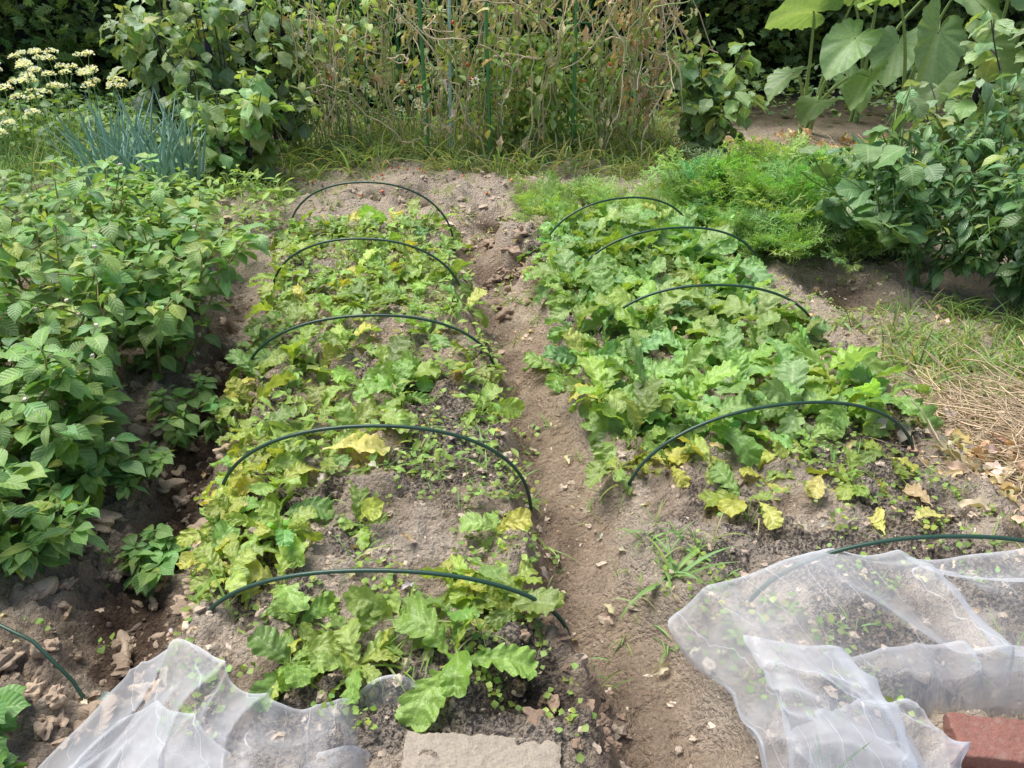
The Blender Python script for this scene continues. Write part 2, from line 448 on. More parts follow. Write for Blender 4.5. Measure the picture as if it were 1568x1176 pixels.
mb.build('ground', [M_soil], recentre=False)

# ------------------------------------------------------------------ clods / stones
def cubesphere(k):
    V = []; F = []
    for ax in range(3):
        for sg in (-1, 1):
            a = np.linspace(-1, 1, k+1); A, B = np.meshgrid(a, a, indexing='ij')
            p = np.zeros(A.shape+(3,)); p[..., ax] = sg; p[..., (ax+1) % 3] = np.tan(A*pi/4); p[..., (ax+2) % 3] = np.tan(B*pi/4)*sg
            p /= np.linalg.norm(p, axis=-1)[..., None]
            F.append(gridfaces(k+1, k+1)+len(V)*(k+1)**2); V.append(p.reshape(-1, 3))
    return np.concatenate(V), np.concatenate(F)
CS3 = cubesphere(4); CS2 = cubesphere(2); CS6 = cubesphere(8)
def balls(mb, pos, r, col, cs=CS2, rough=.35, squash=.7, mat=0):
    pos = np.asarray(pos); N = len(pos); V0, F0 = cs
    r = np.broadcast_to(r, (N,)); col = np.broadcast_to(col, (N, 3))
    sc = 1+rng.normal(0, .25, (N, 3)) if rough > 0 else np.ones((N, 3)); sc[:, 2] *= squash
    a = U(0, TAU, N)
    d = np.ones((N, len(V0)))
    if rough > 0:
        for k in range(6):
            w = rng.normal(0, 3.4, (N, 3)); d += rough*.36*np.sin(np.einsum('vk,nk->nv', V0, w)+U(0, 6, N)[:, None])
    V = V0[None]*d[..., None]*sc[:, None]*r[:, None, None]
    ca, sa = np.cos(a)[:, None], np.sin(a)[:, None]
    V = np.stack([V[..., 0]*ca-V[..., 1]*sa, V[..., 0]*sa+V[..., 1]*ca, V[..., 2]], -1)+pos[:, None]
    F = F0[None]+(np.arange(N)*len(V0))[:, None, None]
    mb.add(V.reshape(-1, 3), F.reshape(-1, 4), np.repeat(col, len(V0), 0), None, mat)
def soilc(base, n, var=.18):
    return np.array(base)[None]*(1+rng.normal(0, var, n))[:, None].clip(.5, 1.5)

def scat(n, x0, x1, y0, y1, dens=None):
    x = U(x0, x1, n); y = U(y0, y1, n)
    if dens is not None:
        k = rng.random(n) < dens(x, y); x = x[k]; y = y[k]
    return x, y
def gpos(x, y, dz=0): return np.stack([x, y, height(x, y)+dz], 1)

mb = MB()
x, y = scat(5200, -2, 0, 1.0, 4.6, lambda x, y: np.clip(masks(x, y)[4]*.85+masks(x, y)[5]*.4, 0, 1))
r = .004+.021*rng.random(len(x))**3.2
balls(mb, gpos(x, y, -.002), r, soilc((.38, .29, .215), len(x), .2), CS3, .5)
x, y = scat(120, -1.45, -.82, 1.1, 2.9)
balls(mb, gpos(x, y, .002), U(.012, .034, len(x)), soilc((.42, .325, .24), len(x)), CS6, .5)
def dgen(x, y):
    s, bl, br, p, f, l = masks(x, y); return .6*(bl+br)+.28*p+.35*ss(4.5, 5, y)+.3*(s > 1.7)
x, y = scat(16000, -1.6, 2.3, .9, 4.8, dgen)
balls(mb, gpos(x, y, -.001), .0025+.013*rng.random(len(x))**4, soilc((.49, .40, .31), len(x), .22), CS2, .5)
x, y = scat(2600, -2.3, 3, 4.4, 6.4)
balls(mb, gpos(x, y, -.002), .005+.024*rng.random(len(x))**3.5, soilc((.52, .42, .32), len(x), .15), CS2, .5)
x, y = scat(60, .02, .3, .9, 1.4)
balls(mb, gpos(x, y, 0), U(.005, .018, len(x)), soilc((.28, .20, .145), len(x), .2), CS3, .5)
x = rng.normal(-.04, .09, 34); y = rng.normal(4.0, .25, 34)
balls(mb, gpos(x, y, .005), U(.012, .045, 34), soilc((.36, .27, .2), 34, .2), CS6, .5)
mb.build('soil_clods', [M_clod], smooth=False)

# ------------------------------------------------------------------ hoops
HG = (.028, .075, .050)
def hoop(x0, y0, x1, y1, apex, tilt=0.0, skew=0.0):
    mb = MB(); n = 40
    a = np.linspace(0, pi, n)
    c = -np.sign(np.cos(a))*np.abs(np.cos(a))**.93
    z = np.sin(a)**.82
    k = (c+1)/2
    P = np.stack([x0+(x1-x0)*k, y0+(y1-y0)*k+tilt*z, -.0+apex*z], 1)
    P[:, 0] += skew*z
    z0 = float(height(x0, y0)); z1 = float(height(x1, y1))
    P[:, 2] = np.maximum(P[:, 2], (z0*(1-k)+z1*k)-.0)*1
    P = np.concatenate([[[x0, y0, z0-.08]], P, [[x1, y1, z1-.08]]])
    P[:, 1] += .006*np.sin(np.linspace(0, 7, len(P))+U(0, 6))
    tube(mb, P, .0056, HG, 10, 0)
    mb.build('garden_hoop', [M_hoop])
hoop(-.80, 1.37, .15, 1.38, .295, .0, .0)
hoop(-.91, 1.88, .06, 1.92, .365)
hoop(-1.07, 2.68, -.065, 2.78, .33)
hoop(-1.19, 3.55, -.235, 3.5, .36)
hoop(-1.31, 4.36, -.335, 4.30, .41)
hoop(.60, 1.46, 1.60, 1.47, .315)
hoop(.355, 1.95, 1.345, 2.10, .36, .0)
hoop(.34, 2.93, 1.32, 2.96, .37)
hoop(.29, 3.55, 1.29, 3.72, .38)
hoop(.15, 4.0, 1.04, 4.25, .38)
mb = MB()
P = np.array([[-1.7, 1.52, .14], [-1.45, 1.42, .14], [-1.3, 1.36, .14], [-1.16, 1.31, .12], [-1.07, 1.27, .08], [-1.03, 1.24, .0]])
P[:, 2] += height(P[:, 0], P[:, 1])*.5-.03
tube(mb, P, .0045, HG, 10, 0); mb.build('garden_hoop', [M_hoop])

# ------------------------------------------------------------------ daikon radish beds
def poisson(cand, dmin):
    out = []
    for p in cand:
        if all((p[0]-q[0])**2+(p[1]-q[1])**2 > dmin**2 for q in out): out.append(p)
    return np.array(out)
RY = (.66, .62, .13)
def rosettes(mb, pts, nl=(7, 11), L=(.17, .27), yp=.08, base=(.2, .3, .05), pit=(.35, 1.2), dr=(.7, 2.4)):
    for (px, py) in pts:
        k = int(rng.integers(*nl)); z = float(height(px, py))
        az = np.arange(k)*2.4+U(0, 6)+rng.normal(0, .3, k)
        f = np.linspace(0, 1, k)
        pitch = pit[0]+(pit[1]-pit[0])*f+rng.normal(0, .2, k)
        size = U(.75, 1.15)
        LL = U(L[0], L[1], k)*size
        cb = np.array(base)*U(.82, 1.2); cb[0] *= U(.88, 1.12)
        place(mb, RAD, np.tile([px, py, z+.005], (k, 1)), az, pitch, LL, U(dr[0], dr[1], k), cols(cb, k, .15, RY, yp), roll=rng.normal(0, .45, k), wid=U(.8, 1.15, k))
mb = MB()
x, y = scat(6000, -1.4, .2, 1.18, 4.45)
s = scoord(x, y)
def inl(x, y, cx, cy, rx, ry): return ((x-cx)/rx)**2+((y-cy)/ry)**2 < 1
ok = (s > -.80) & (s < .07+.04*(y > 3))
ok &= ~inl(x, y, -.20, 2.03, .34, .36) & ~inl(x, y, -.32, 1.60, .24, .14) & ~inl(x, y, -.50, 1.86, .12, .12)
ok &= ~inl(x, y, -.45, 2.75, .2, .12) & ~inl(x, y, 0.03, 1.2, .14, .12) & ~inl(x, y, -.95, 3.9, .16, .25) & ~inl(x, y, -.6, 3.1, .16, .12) & ~inl(x, y, -.62, 4.2, .25, .12)
ok &= ~((s < -.55) & (y < 1.38)) & ~inl(x, y, -.85, 2.4, .1, .15) & ~inl(x, y, -.75, 3.45, .15, .12) & ~inl(x, y, -.3, 3.4, .1, .12)
ok &= (fbm(x*4.5, y*4.5, 123, 2) > .36)
pts = poisson(np.stack([x[ok], y[ok]], 1), .126)
rosettes(mb, pts[pts[:, 1] < 2.4], nl=(6, 9), L=(.09, .175), yp=.09, base=(.32, .455, .10), pit=(.3, 1.3))
rosettes(mb, pts[pts[:, 1] >= 2.4], nl=(5, 9), L=(.10, .20), yp=.035, base=(.31, .465, .105), pit=(.3, 1.35))
pts = np.array([[-.84, 1.62], [-.80, 1.74], [-.86, 1.84], [-.78, 1.95], [-.70, 1.66], [-.88, 2.05], [-.74, 1.52]])
rosettes(mb, pts, nl=(6, 9), L=(.09, .16), yp=.2, base=(.36, .47, .10), pit=(.2, 1.2))
pts = np.array([[-.02, 1.40], [-.10, 1.50], [-.5, 1.22], [-.36, 1.22]])
rosettes(mb, pts, nl=(6, 9), L=(.10, .17), yp=.05, base=(.30, .45, .10), pit=(.4, 1.3))
place(mb, RAD, gpos(np.array([-.60, -.50, -.47, -.62]), np.array([2.02, 2.28, 2.55, 1.95]), .04), [.35, -.5, .2, 2.6], [.15, .35, .4, .1], [.20, .20, .20, .18], .5, [(.78, .72, .22), (.36, .5, .12), (.34, .48, .1), (.66, .64, .18)], roll=0, wid=1.2)
mb.build('daikon_radish_plants', [M_rad, M_stem])

mb = MB()
x, y = scat(7000, .2, 1.6, 1.9, 4.5)
s = scoord(x, y)-.05*ss(1.5, 4, y)
ok = (s > .42) & (s < 1.46) & (y > 2.16+.10*(x > .8)) & ~((x > 1.10) & (y > 3.1)) & ~inl(x, y, 1.0, 2.38, .2, .1) & ~inl(x, y, .9, 3.0, .12, .12)
pts = poisson(np.stack([x[ok], y[ok]], 1), .128)
rosettes(mb, pts, nl=(7, 11), L=(.13, .24), yp=.012, base=(.285, .46, .13), pit=(.5, 1.45))
pts = np.array([[.33, 2.0], [.50, 2.02], [.62, 1.98], [.80, 1.95], [.98, 2.1], [1.15, 1.97], [1.22, 2.05], [.7, 1.84], [.45, 2.1], [.42, 2.12], [.88, 2.06], [1.05, 1.9], [.58, 2.08]])
rosettes(mb, pts, nl=(5, 8), L=(.08, .15), yp=.32, base=(.33, .46, .10), pit=(.2, 1.1))
place(mb, RAD, gpos(np.array([1.06, 1.15, .95, 1.25, .72]), np.array([1.68, 1.72, 1.9, 1.8, 1.8]), .02), [1.5, .5, 4, 2, 5], .3, .11, .8, [(.72, .72, .2), (.65, .62, .2), (.65, .6, .2), (.6, .45, .25), (.6, .62, .15)], wid=1.1)
mb.build('daikon_radish_plants', [M_rad, M_stem])

# ------------------------------------------------------------------ small weeds + seedlings on beds
def weeds(mb, x, y, base, tpl=SMALL, k=7, L=(.015, .035), hz=.03):
    N = len(x)
    px = np.repeat(x, k)+rng.normal(0, .018, N*k); py = np.repeat(y, k)+rng.normal(0, .018, N*k)
    pz = height(px, py)+rng.random(N*k)*hz
    place(mb, tpl, np.stack([px, py, pz], 1), U(0, TAU, N*k), U(-.1, .9, N*k), U(L[0], L[1], N*k), U(.2, 1, N*k), cols(base, N*k, .25, (.5, .45, .1), .04), wid=1.2)
def wd(x, y):
    s, bl, br, p, f, l = masks(x, y)
    c = ss(.42, .62, fbm(x*4, y*4, 77, 3))
    return (.85*bl+.7*br*c+.20*p+.10*l+.40*(s > 1.6)+.18*ss(4.5, 5, y))*(.25+.75*c)
mb = MB()
x, y = scat(5000, -2, 2.3, 1.05, 5.8, wd)
weeds(mb, x, y, (.29, .43, .10), L=(.012, .03))
x, y = scat(260, -1.3, .1, 2.0, 4.4, lambda x, y: masks(x, y)[1])
weeds(mb, x, y, (.32, .48, .11), LAN, 7, (.03, .06), .10)
mb.build('low_weeds', [M_plain, M_stem])

# ------------------------------------------------------------------ grass
def tufts(mb, x, y, k, L, base, pit=(.5, 1.5), dr=(.6, 2.0), spread=.02, w=1.0, alt=(.6, .52, .3), p=.08):
    N = len(x); px = np.repeat(x, k)+rng.normal(0, spread, N*k); py = np.repeat(y, k)+rng.normal(0, spread, N*k)
    sz = np.repeat(U(.6, 1.15, N), k)
    place(mb, BLADE, gpos(px, py, -.004), U(0, TAU, N*k), U(pit[0], pit[1], N*k), U(L*.5, L, N*k)*sz, U(dr[0], dr[1], N*k), cols(base, N*k, .22, alt, p), wid=w)
mb = MB()
x, y = scat(950, -1.8, 1.4, 5.8, 7.6, lambda x, y: .35+.6*ss(6.0, 6.4, y))
tufts(mb, x, y, 12, .38, (.28, .41, .14), spread=.05, w=.8, p=.25)
x, y = scat(300, -2.6, -1.4, 4.9, 6.2); tufts(mb, x, y, 10, .24, (.25, .38, .11), w=.9)
mb.build('grass_under_trellis', [M_plain, M_stem])
mb = MB()
x, y = scat(230, 1.55, 2.7, 2.45, 3.5, lambda x, y: (.25+.75*ss(1.6, 1.9, x))*(.25+.75*(vnoise(x*6, y*6, 70) > .45))); tufts(mb, x, y, 13, .22, (.25, .39, .11), spread=.03, p=.25)
x, y = scat(560, -1.3, 1.7, 1.2, 4.5, lambda x, y: .6*masks(x, y)[1]+.45*masks(x, y)[2]+.3*masks(x, y)[3]); tufts(mb, x, y, 7, .14, (.28, .44, .12), pit=(.2, 1.3), spread=.010)
for (gx, gy, kk, LL) in [(.43, 1.55, 20, .19), (.5, 1.62, 16, .18), (.38, 1.66, 16, .16), (.34, 1.55, 12, .15), (.46, 1.68, 12, .16), (.52, 1.5, 8, .12), (-.48, 1.98, 12, .22), (-.4, 2.0, 8, .15), (-.13, 1.33, 10, .15), (.02, 1.42, 8, .1), (1.0, 1.55, 9, .1), (-.22, 1.35, 10, .15), (.1, 1.65, 7, .1), (-.3, 2.1, 8, .14), (-.1, 2.2, 8, .14), (-.25, 1.95, 8, .14), (-.38, 1.8, 8, .12), (.05, 1.95, 8, .1), (.25, 1.4, 5, .08), (-.15, 1.8, 9, .15), (-.3, 2.3, 9, .17), (.4, 1.4, 8, .12), (.3, 1.45, 7, .1), (.12, 1.75, 6, .09)]:
    tufts(mb, np.array([gx]), np.array([gy]), kk, LL, (.24, .40, .12), pit=(.2, 1.1), spread=.014, w=1.3)
tufts(mb, np.array([.62, .64, 1.1]), np.array([.98, .97, .97]), 3, .22, (.20, .40, .10), pit=(1.2, 1.5), dr=(.1, .4), spread=.004, w=1.3)
x, y = scat(220, -1.6, 2.4, 4.6, 6); tufts(mb, x, y, 7, .12, (.29, .43, .12), p=.2)
mb.build('grass_tufts', [M_plain, M_stem])

# ------------------------------------------------------------------ generic branching plant
def bush(mb, bx, by, H, spread, nst, tpl, L, base, alt=None, p=0.0, low=.12, nb=6, blen=.35, pit=(-.3, .6), dr=(.3, 1.3), stemc=(.14, .2, .07), rad=.006, wid=1.0, term=3, base_r=.04, lm=0, dbl=2):
    z0 = float(height(bx, by)); P = []; A = []; S = []
    for i in range(nst):
        az = i*2.4+U(0, 1); lean = spread*U(.1, 1)
        q = [bx+cos(az)*U(0, base_r), by+sin(az)*U(0, base_r), z0-.02]
        n = 14; ln = H*U(.72, 1.06)
        pt = walk(q, az, pi/2-lean*.6, ln, n, .10, -.015*spread)
        tube(mb, pt, np.linspace(rad, rad*.35, n+1), np.array(stemc)*U(.8, 1.2), 5, 1)
        i0 = int(low*n)+1
        for k in range(i0, n+1):
            for r in range(dbl): P.append(pt[k]); A.append(k*2.4+r*pi+U(-.5, .5)); S.append(1)
        for b in range(nb):
            k = int(rng.integers(i0, n-1)); a2 = U(0, TAU)
            bl = H*blen*U(.5, 1.1)*(1-.45*k/n)
            bp = walk(pt[k], a2, U(.3, 1.0), bl, 7, .15, .02)
            tube(mb, bp, np.linspace(rad*.5, rad*.2, 8), np.array(stemc)*U(.8, 1.2), 4, 1)
            for kk in range(2, 8):
                P.append(bp[kk]); A.append(a2+(1.3 if kk % 2 else -1.3)+U(-.5, .5)); S.append(.9)
            for r in range(term): P.append(bp[-1]); A.append(U(0, TAU)); S.append(.65)
        for r in range(term+2): P.append(pt[-1]); A.append(U(0, TAU)); S.append(.6)
    P = np.array(P); N = len(P)
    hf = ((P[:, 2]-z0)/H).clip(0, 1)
    c = cols(base, N, .2, alt, p)*(.8+.4*hf)[:, None]  # lit tops put into the colour: leaves lighten with height on the plant
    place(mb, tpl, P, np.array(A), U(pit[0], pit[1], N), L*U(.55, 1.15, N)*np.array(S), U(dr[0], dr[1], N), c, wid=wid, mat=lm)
    return P

AM = (.235, .40, .125)
for (bx, by, H) in [(-1.62, 2.35, .74), (-1.42, 2.75, .64), (-1.85, 2.75, .78), (-1.52, 3.2, .58), (-2.0, 3.25, .74), (-2.45, 3.1, .76), (-1.75, 3.7, .48), (-2.3, 3.8, .5), (-1.95, 2.2, .74), (-1.48, 2.1, .52), (-1.68, 1.85, .55)]:
    mb = MB()
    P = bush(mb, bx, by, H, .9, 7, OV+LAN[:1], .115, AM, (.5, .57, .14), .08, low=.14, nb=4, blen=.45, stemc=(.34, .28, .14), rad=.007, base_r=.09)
    k = rng.random(len(P)) < .06
    balls(mb, P[k]+rng.normal(0, .01, (k.sum(), 3)), .007, (.75, .62, .55), CS2, .3, 1, 1)
    mb.build('leafy_bush_plant', [M_leaf, M_stem])
for (bx, by, H, L) in [(-1.46, 1.62, .34, .13), (-1.24, 2.0, .15, .08), (-1.62, 1.5, .42, .14), (-1.30, 1.62, .20, .11), (-1.10, 1.74, .12, .09), (-1.22, 2.4, .26, .09), (-1.34, 1.9, .26, .12)]:
    mb = MB(); bush(mb, bx, by, H, 1.2, 4, OV+LAN, L, (.21, .38, .11), (.42, .5, .1), .06, low=.2, nb=2, blen=.5, rad=.004, dbl=1); mb.build('leafy_bush_plant', [M_leaf, M_stem])
mb = MB()
bush(mb, -1.17, 1.02, .12, 1.0, 4, EGG, .1, (.16, .32, .09), low=.3, nb=1, rad=.003); mb.build('broadleaf_weed', [M_leaf, M_stem])
mb = MB()
for i in range(90):
    bx = U(-2.6, -1.40); by = U(3.9, 4.8); z = float(height(bx, by)); k = 14
    place(mb, LAN, np.stack([np.full(k, bx), np.full(k, by), z+U(.03, .30, k)], 1)+rng.normal(0, .03, (k, 3))*[1, 1, 0], U(0, TAU, k), U(0, .9, k), U(.05, .10, k), U(.3, 1.2, k), cols((.34, .53, .13), k, .15))
mb.build('light_green_seedlings', [M_leaf, M_stem])

# ------------------------------------------------------------------ carrots
mb = MB()
x, y = scat(330, 1.05, 2.3, 3.95, 5.3, lambda x, y: (((x-1.68)/.60)**2+((y-4.55)/.60)**2 < 1)*(.25+.75*(vnoise(x*4, y*4, 3) > .38)))
hs = .55+.85*vnoise(x*4, y*4, 8)
k = 9; px = np.repeat(x, k)+rng.normal(0, .025, len(x)*k); py = np.repeat(y, k)+rng.normal(0, .025, len(x)*k); N = len(px)
hgt_ = U(.0, .12, N)*np.repeat(hs, k)
place(mb, FEA, gpos(px, py)+np.stack([0*px, 0*px, hgt_], 1), U(0, TAU, N), U(.7, 1.5, N), U(.16, .32, N)*np.repeat(hs, k), U(.2, 1.4, N), cols((.29, .49, .16), N, .28, (.48, .62, .22), .2), wid=1.25)
mb.build('carrot_plants', [M_plain, M_stem])
mb = MB()
x, y = scat(120, .1, 1.15, 4.45, 5.3, lambda x, y: .1+.9*(vnoise(x*4, y*4, 12) > .5))
k = 5; px = np.repeat(x, k)+rng.normal(0, .02, len(x)*k); py = np.repeat(y, k)+rng.normal(0, .02, len(x)*k); N = len(px)
place(mb, FEA, gpos(px, py), U(0, TAU, N), U(.7, 1.5, N), U(.12, .24, N), U(.3, 1.4, N), cols((.36, .52, .17), N, .2), wid=1.1)
mb.build('carrot_plants', [M_plain, M_stem])

# ------------------------------------------------------------------ pepper plants right
PG = (.135, .265, .095)
for (bx, by, H, n_) in [(2.12, 3.72, .80, 8), (2.45, 3.45, .84, 8), (2.55, 4.0, .98, 8), (2.2, 4.15, .86, 7), (2.95, 3.8, 1.05, 8), (2.75, 3.2, .7, 7)]:
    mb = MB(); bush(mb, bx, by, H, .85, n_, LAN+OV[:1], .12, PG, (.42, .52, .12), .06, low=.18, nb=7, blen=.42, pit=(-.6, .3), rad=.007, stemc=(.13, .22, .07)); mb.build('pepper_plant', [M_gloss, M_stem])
mb = MB()
for i in range(5):
    vp = walk([2.1+U(-.1, .3), 4.0, .1], U(2.2, 4.2), U(.3, 1.2), .75, 10, .2, -.02); vp[:, 2] = np.maximum(vp[:, 2], .08)
    tube(mb, vp, .004, (.2, .3, .1), 5, 1)
    k = 8; q = vp[rng.integers(2, 11, k)]
    place(mb, ROUND, q, U(0, TAU, k), U(-.4, .5, k), U(.09, .16, k), U(.3, 1, k), cols((.21, .37, .15), k, .2), mat=0)
k = 16; q = np.stack([U(1.68, 2.0, k), U(3.6, 4.2, k), U(.3, .95, k)], 1)
vp = np.array([[2.15, 4.0, .05], [2.0, 3.95, .45], [1.9, 3.95, .75], [1.95, 4.0, .98]]); tube(mb, vp, .005, (.2, .3, .1), 5, 1)
for qq in q: tube(mb, np.array([vp[rng.integers(1, 4)], (vp[2]+qq)/2+[0, 0, -.03], qq]), .0025, (.2, .34, .12), 4, 1)
place(mb, ROUND, q, U(2, 5.5, k), U(-.9, .3, k), U(.11, .19, k), U(.3, 1, k), cols((.22, .38, .17), k, .2), mat=0)
mb.build('cucumber_vine', [M_leaf, M_stem])

# ------------------------------------------------------------------ eggplants
def eggplant(bx, by, H, spread=.6, n=6, L=.2, base=(.28, .40, .20), nb=6):
    mb = MB(); P = bush(mb, bx, by, H, spread, n, EGG, L, base, (.45, .45, .15), .04, low=.15, nb=nb, blen=.35, pit=(-.8, .3), rad=.009, stemc=(.08, .06, .09), term=1, dbl=1)
    for i in range(3):
        q = P[rng.integers(0, len(P))]
        tube(mb, np.array([q, q+[.01, 0, -.05], q+[.012, 0, -.1], q+[.01, 0, -.15], q+[.01, 0, -.17]]), [.004, .018, .024, .018, .004], (.02, .01, .03), 8, 1)
    mb.build('eggplant_plant', [M_leaf, M_stem])
eggplant(-1.90, 5.45, .76, .8, 8, .19, (.30, .45, .17))
eggplant(-2.2, 5.95, 1.25, .45, 7, .19)
eggplant(-1.85, 6.35, 1.3, .4, 6, .19)
eggplant(-2.8, 6.6, 1.35, .45, 6, .19)
eggplant(1.50, 6.25, .88, .7, 7, .21, (.26, .40, .16), 5)
eggplant(3.3, 4.9, 1.3, .6, 7, .18)
eggplant(2.85, 5.0, .8, .6, 5, .18)

# ------------------------------------------------------------------ welsh onions, garlic chives
mb = MB()
for i in range(34):
    bx = -2.70+i*.018+U(-.04, .04); by = 5.0+U(-.15, .35); z = float(height(bx, by))
    for j in range(4):
        az = U(0, TAU); pt = walk([bx, by, z], az, U(1.0, 1.5), U(.42, .72), 8, .05, -U(0, .06))
        tube(mb, pt, np.array([.009, .009, .010, .010, .009, .008, .006, .004, .0008])*U(.8, 1.25), np.array([.31, .48, .38])*U(.75, 1.2), 6, 0)
    tube(mb, [[bx, by, z-.01], [bx, by, z+.1]], .010, (.6, .65, .5), 6, 0)
mb.build('welsh_onion_row', [M_stem])
mb = MB()
x, y = scat(360, -5.4, -2.9, 4.9, 7.0)
tufts(mb, x, y, 10, .46, (.23, .38, .16), pit=(.9, 1.5), dr=(.3, 1.3), spread=.04, w=.6)
for i in range(140):
    bx = U(-5.0, -3.15); by = U(4.9, 7.0); z = float(height(bx, by))
    pt = walk([bx, by, z], U(0, TAU), U(1.2, 1.5), U(.5, .82), 6, .04)
    tube(mb, pt, .0025, (.22, .36, .13), 4, 1)
    k = 50; d = rng.normal(0, 1, (k, 3)); d /= np.linalg.norm(d, axis=1)[:, None]; d[:, 2] = np.abs(d[:, 2])*.8
    place(mb, SMALL, pt[-1]+d*.036, np.arctan2(d[:, 1], d[:, 0]), U(0, 1.2, k), .022, .1, cols((.86, .88, .80), k, .06), wid=1.3, mat=2)
M_petal = leafmat('white_petals', .6, .4, veins=False, spec=.2)
mb.build('garlic_chives', [M_plain, M_stem, M_petal])

# ------------------------------------------------------------------ leafy undergrowth at back
mb = MB()
def mound(n, x0, x1, y0, y1, hz, L, base, tpl=OV, fall=None):
    x, y = scat(n, x0, x1, y0, y1)
    z = height(x, y)+hz*rng.random(n)**.7*(.4+.9*fbm(x*1.7, y*1.7, 91, 2))
    place(mb, tpl, np.stack([x, y, z], 1), U(0, TAU, n), U(-.4, .6, n), U(L*.6, L*1.2, n), U(.3, 1.2, n), cols(base, n, .25))
mound(3800, -5.5, -2.3, 5.6, 8.3, .5, .10, (.22, .37, .12))
mound(500, -2.4, -2.0, 4.6, 5.6, .2, .09, (.24, .38, .11))
mound(1500, -2.2, 1.3, 7.4, 8.8, .6, .10, (.16, .27, .09))
mound(1400, 1.3, 6.0, 7.8, 9.4, .4, .10, (.13, .23, .08))
mound(1500, 3.0, 5.5, 3.4, 6.0, .5, .10, (.15, .29, .10))
mound(2000, -4.5, -2.6, 2.4, 4.8, .45, .11, (.21, .36, .11))
mb.build('leafy_undergrowth', [M_leaf, M_stem])

# ------------------------------------------------------------------ tomato trellis
trellis = bpy.data.objects.new('tomato_trellis', None); bpy.context.scene.collection.objects.link(trellis)
mb = MB()
for (px, py, c, r) in [(-1.33, 6.5, (.08, .30, .11), .011), (-1.22, 6.8, (.08, .30, .11), .010), (-.66, 6.2, (.09, .30, .11), .013), (-.50, 6.4, (.5, .74, .78), .011), (-.17, 6.25, (.09, .30, .11), .012), (.48, 6.3, (.09, .30, .11), .012), (.5, 7.1, (.05, .2, .08), .009), (-1.0, 7.3, (.05, .2, .08), .009), (1.0, 6.9, (.07, .28, .1), .010)]:
    n = 60; z = np.linspace(-.1, 2.1, n); rr = r*(1+.28*(np.arange(n) % 2))
    lean = U(-.03, .03)
    tube(mb, np.stack([px+lean*z, np.full(n, py)+U(-.03, .03)*z, z], 1), rr, c, 8, 0)
for z in (1.0, 1.75):
    tube(mb, [[-1.7, 6.85, z], [0, 6.75, z+.01], [1.2, 6.95, z]], .007, (.06, .22, .09), 8, 0)
mb.build('stakes', [M_hoop], parent=trellis, recentre=False)
mb = MB()
for sgn in (-1, 1):
    for i in range(46):
        x0 = -2.3+i*.1
        zz = np.linspace(.1, 2.0, 16); xx = x0+sgn*(zz-.1)*.55+.012*np.sin(zz*20+i)
        k = (xx > -1.9) & (xx < 1.4)
        if k.sum() > 2: tube(mb, np.stack([xx, 7.25+.03*np.sin(xx*5+zz*3), zz], 1)[k], .0018, (.12, .42, .36), 3, 0)
mb.build('netting', [M_hoop], parent=trellis, recentre=False)
mb = MB(); LP = []
for i in range(300):
    bx = U(-1.6, 1.2); by = U(6.12, 7.2)
    green = rng.random() < .35
    c = np.array([.36, .46, .17]) if green else np.array([.76, .63, .43])*U(.55, 1.2)
    if i < 120: pt = walk([bx, by, 0], U(0, TAU), 1.45, U(1.3, 2.4), 26, .38, .0)
    else: pt = walk([bx, by, U(.5, 1.9)], U(0, TAU), U(-1.3, .4), U(.5, 1.3), 22, .6, -.05)
    pt[:, 1] = np.clip(pt[:, 1], 6.06, 7.4)+rng.normal(0, .012, len(pt)); pt[:, 0] = np.clip(pt[:, 0], -1.8, 1.35)+rng.normal(0, .006, len(pt))
    pt[:, 2] = np.maximum(pt[:, 2], .03)
    tube(mb, pt, np.linspace(.0075, .0030, len(pt)), c, 4, 1)
    for q in pt[4:]: LP.append(q)
LP = np.array(LP)
def pick(n): return LP[rng.integers(0, len(LP), n)]+rng.normal(0, .04, (n, 3))
k = 1500; cc = LP[rng.integers(0, len(LP), 130)]; q = cc[rng.integers(0, 130, k)]+rng.normal(0, .08, (k, 3)); q = q[q[:, 2] > .1]
k = len(q); place(mb, OV+EGG[:1], q, U(0, TAU, k), U(-.8, .3, k), U(.06, .13, k), U(.4, 1.4, k), cols((.37, .52, .17), k, .25, (.65, .6, .25), .15), wid=.85)
k = 1000; c0 = np.stack([rng.normal(.2, .30, k), U(6.25, 6.9, k), U(.2, .95, k)], 1)
place(mb, OV, c0, U(0, TAU, k), U(-.6, .4, k), U(.05, .12, k), U(.4, 1.4, k), cols((.30, .46, .13), k, .25), wid=.9)
k = 420; c0 = np.stack([rng.normal(-1.45, .22, k), U(6.5, 7.2, k), U(.5, 1.6, k)], 1)
place(mb, OV, c0, U(0, TAU, k), U(-.6, .4, k), U(.05, .10, k), U(.4, 1.4, k), cols((.29, .43, .13), k, .25), wid=.9)
k = 700; q = pick(k)
place(mb, DRY, q, U(0, TAU, k), U(-1.5, -.3, k), U(.05, .13, k), U(-.5, 1.5, k), cols((.70, .58, .38), k, .25), mat=3)
k = 240; cc = np.stack([rng.normal(1.0, .13, 24), U(6.3, 6.7, 24), U(.5, 1.6, 24)], 1); q = cc[rng.integers(0, 24, k)]+rng.normal(0, .06, (k, 3))
place(mb, DRY, q, U(0, TAU, k), U(-1.5, -.4, k), U(.06, .13, k), U(-.5, 1.5, k), cols((.70, .55, .38), k, .2), mat=3)
for i in range(18):
    pt = walk([U(.85, 1.15), U(6.3, 6.7), 1.8], U(0, TAU), -1.3, 1.3, 16, .25, 0); tube(mb, pt, .0045, (.64, .5, .36), 4, 1)
k = 13; q = np.stack([U(-1.5, .8, k), U(6.10, 6.3, k), U(.2, 1.2, k)], 1)
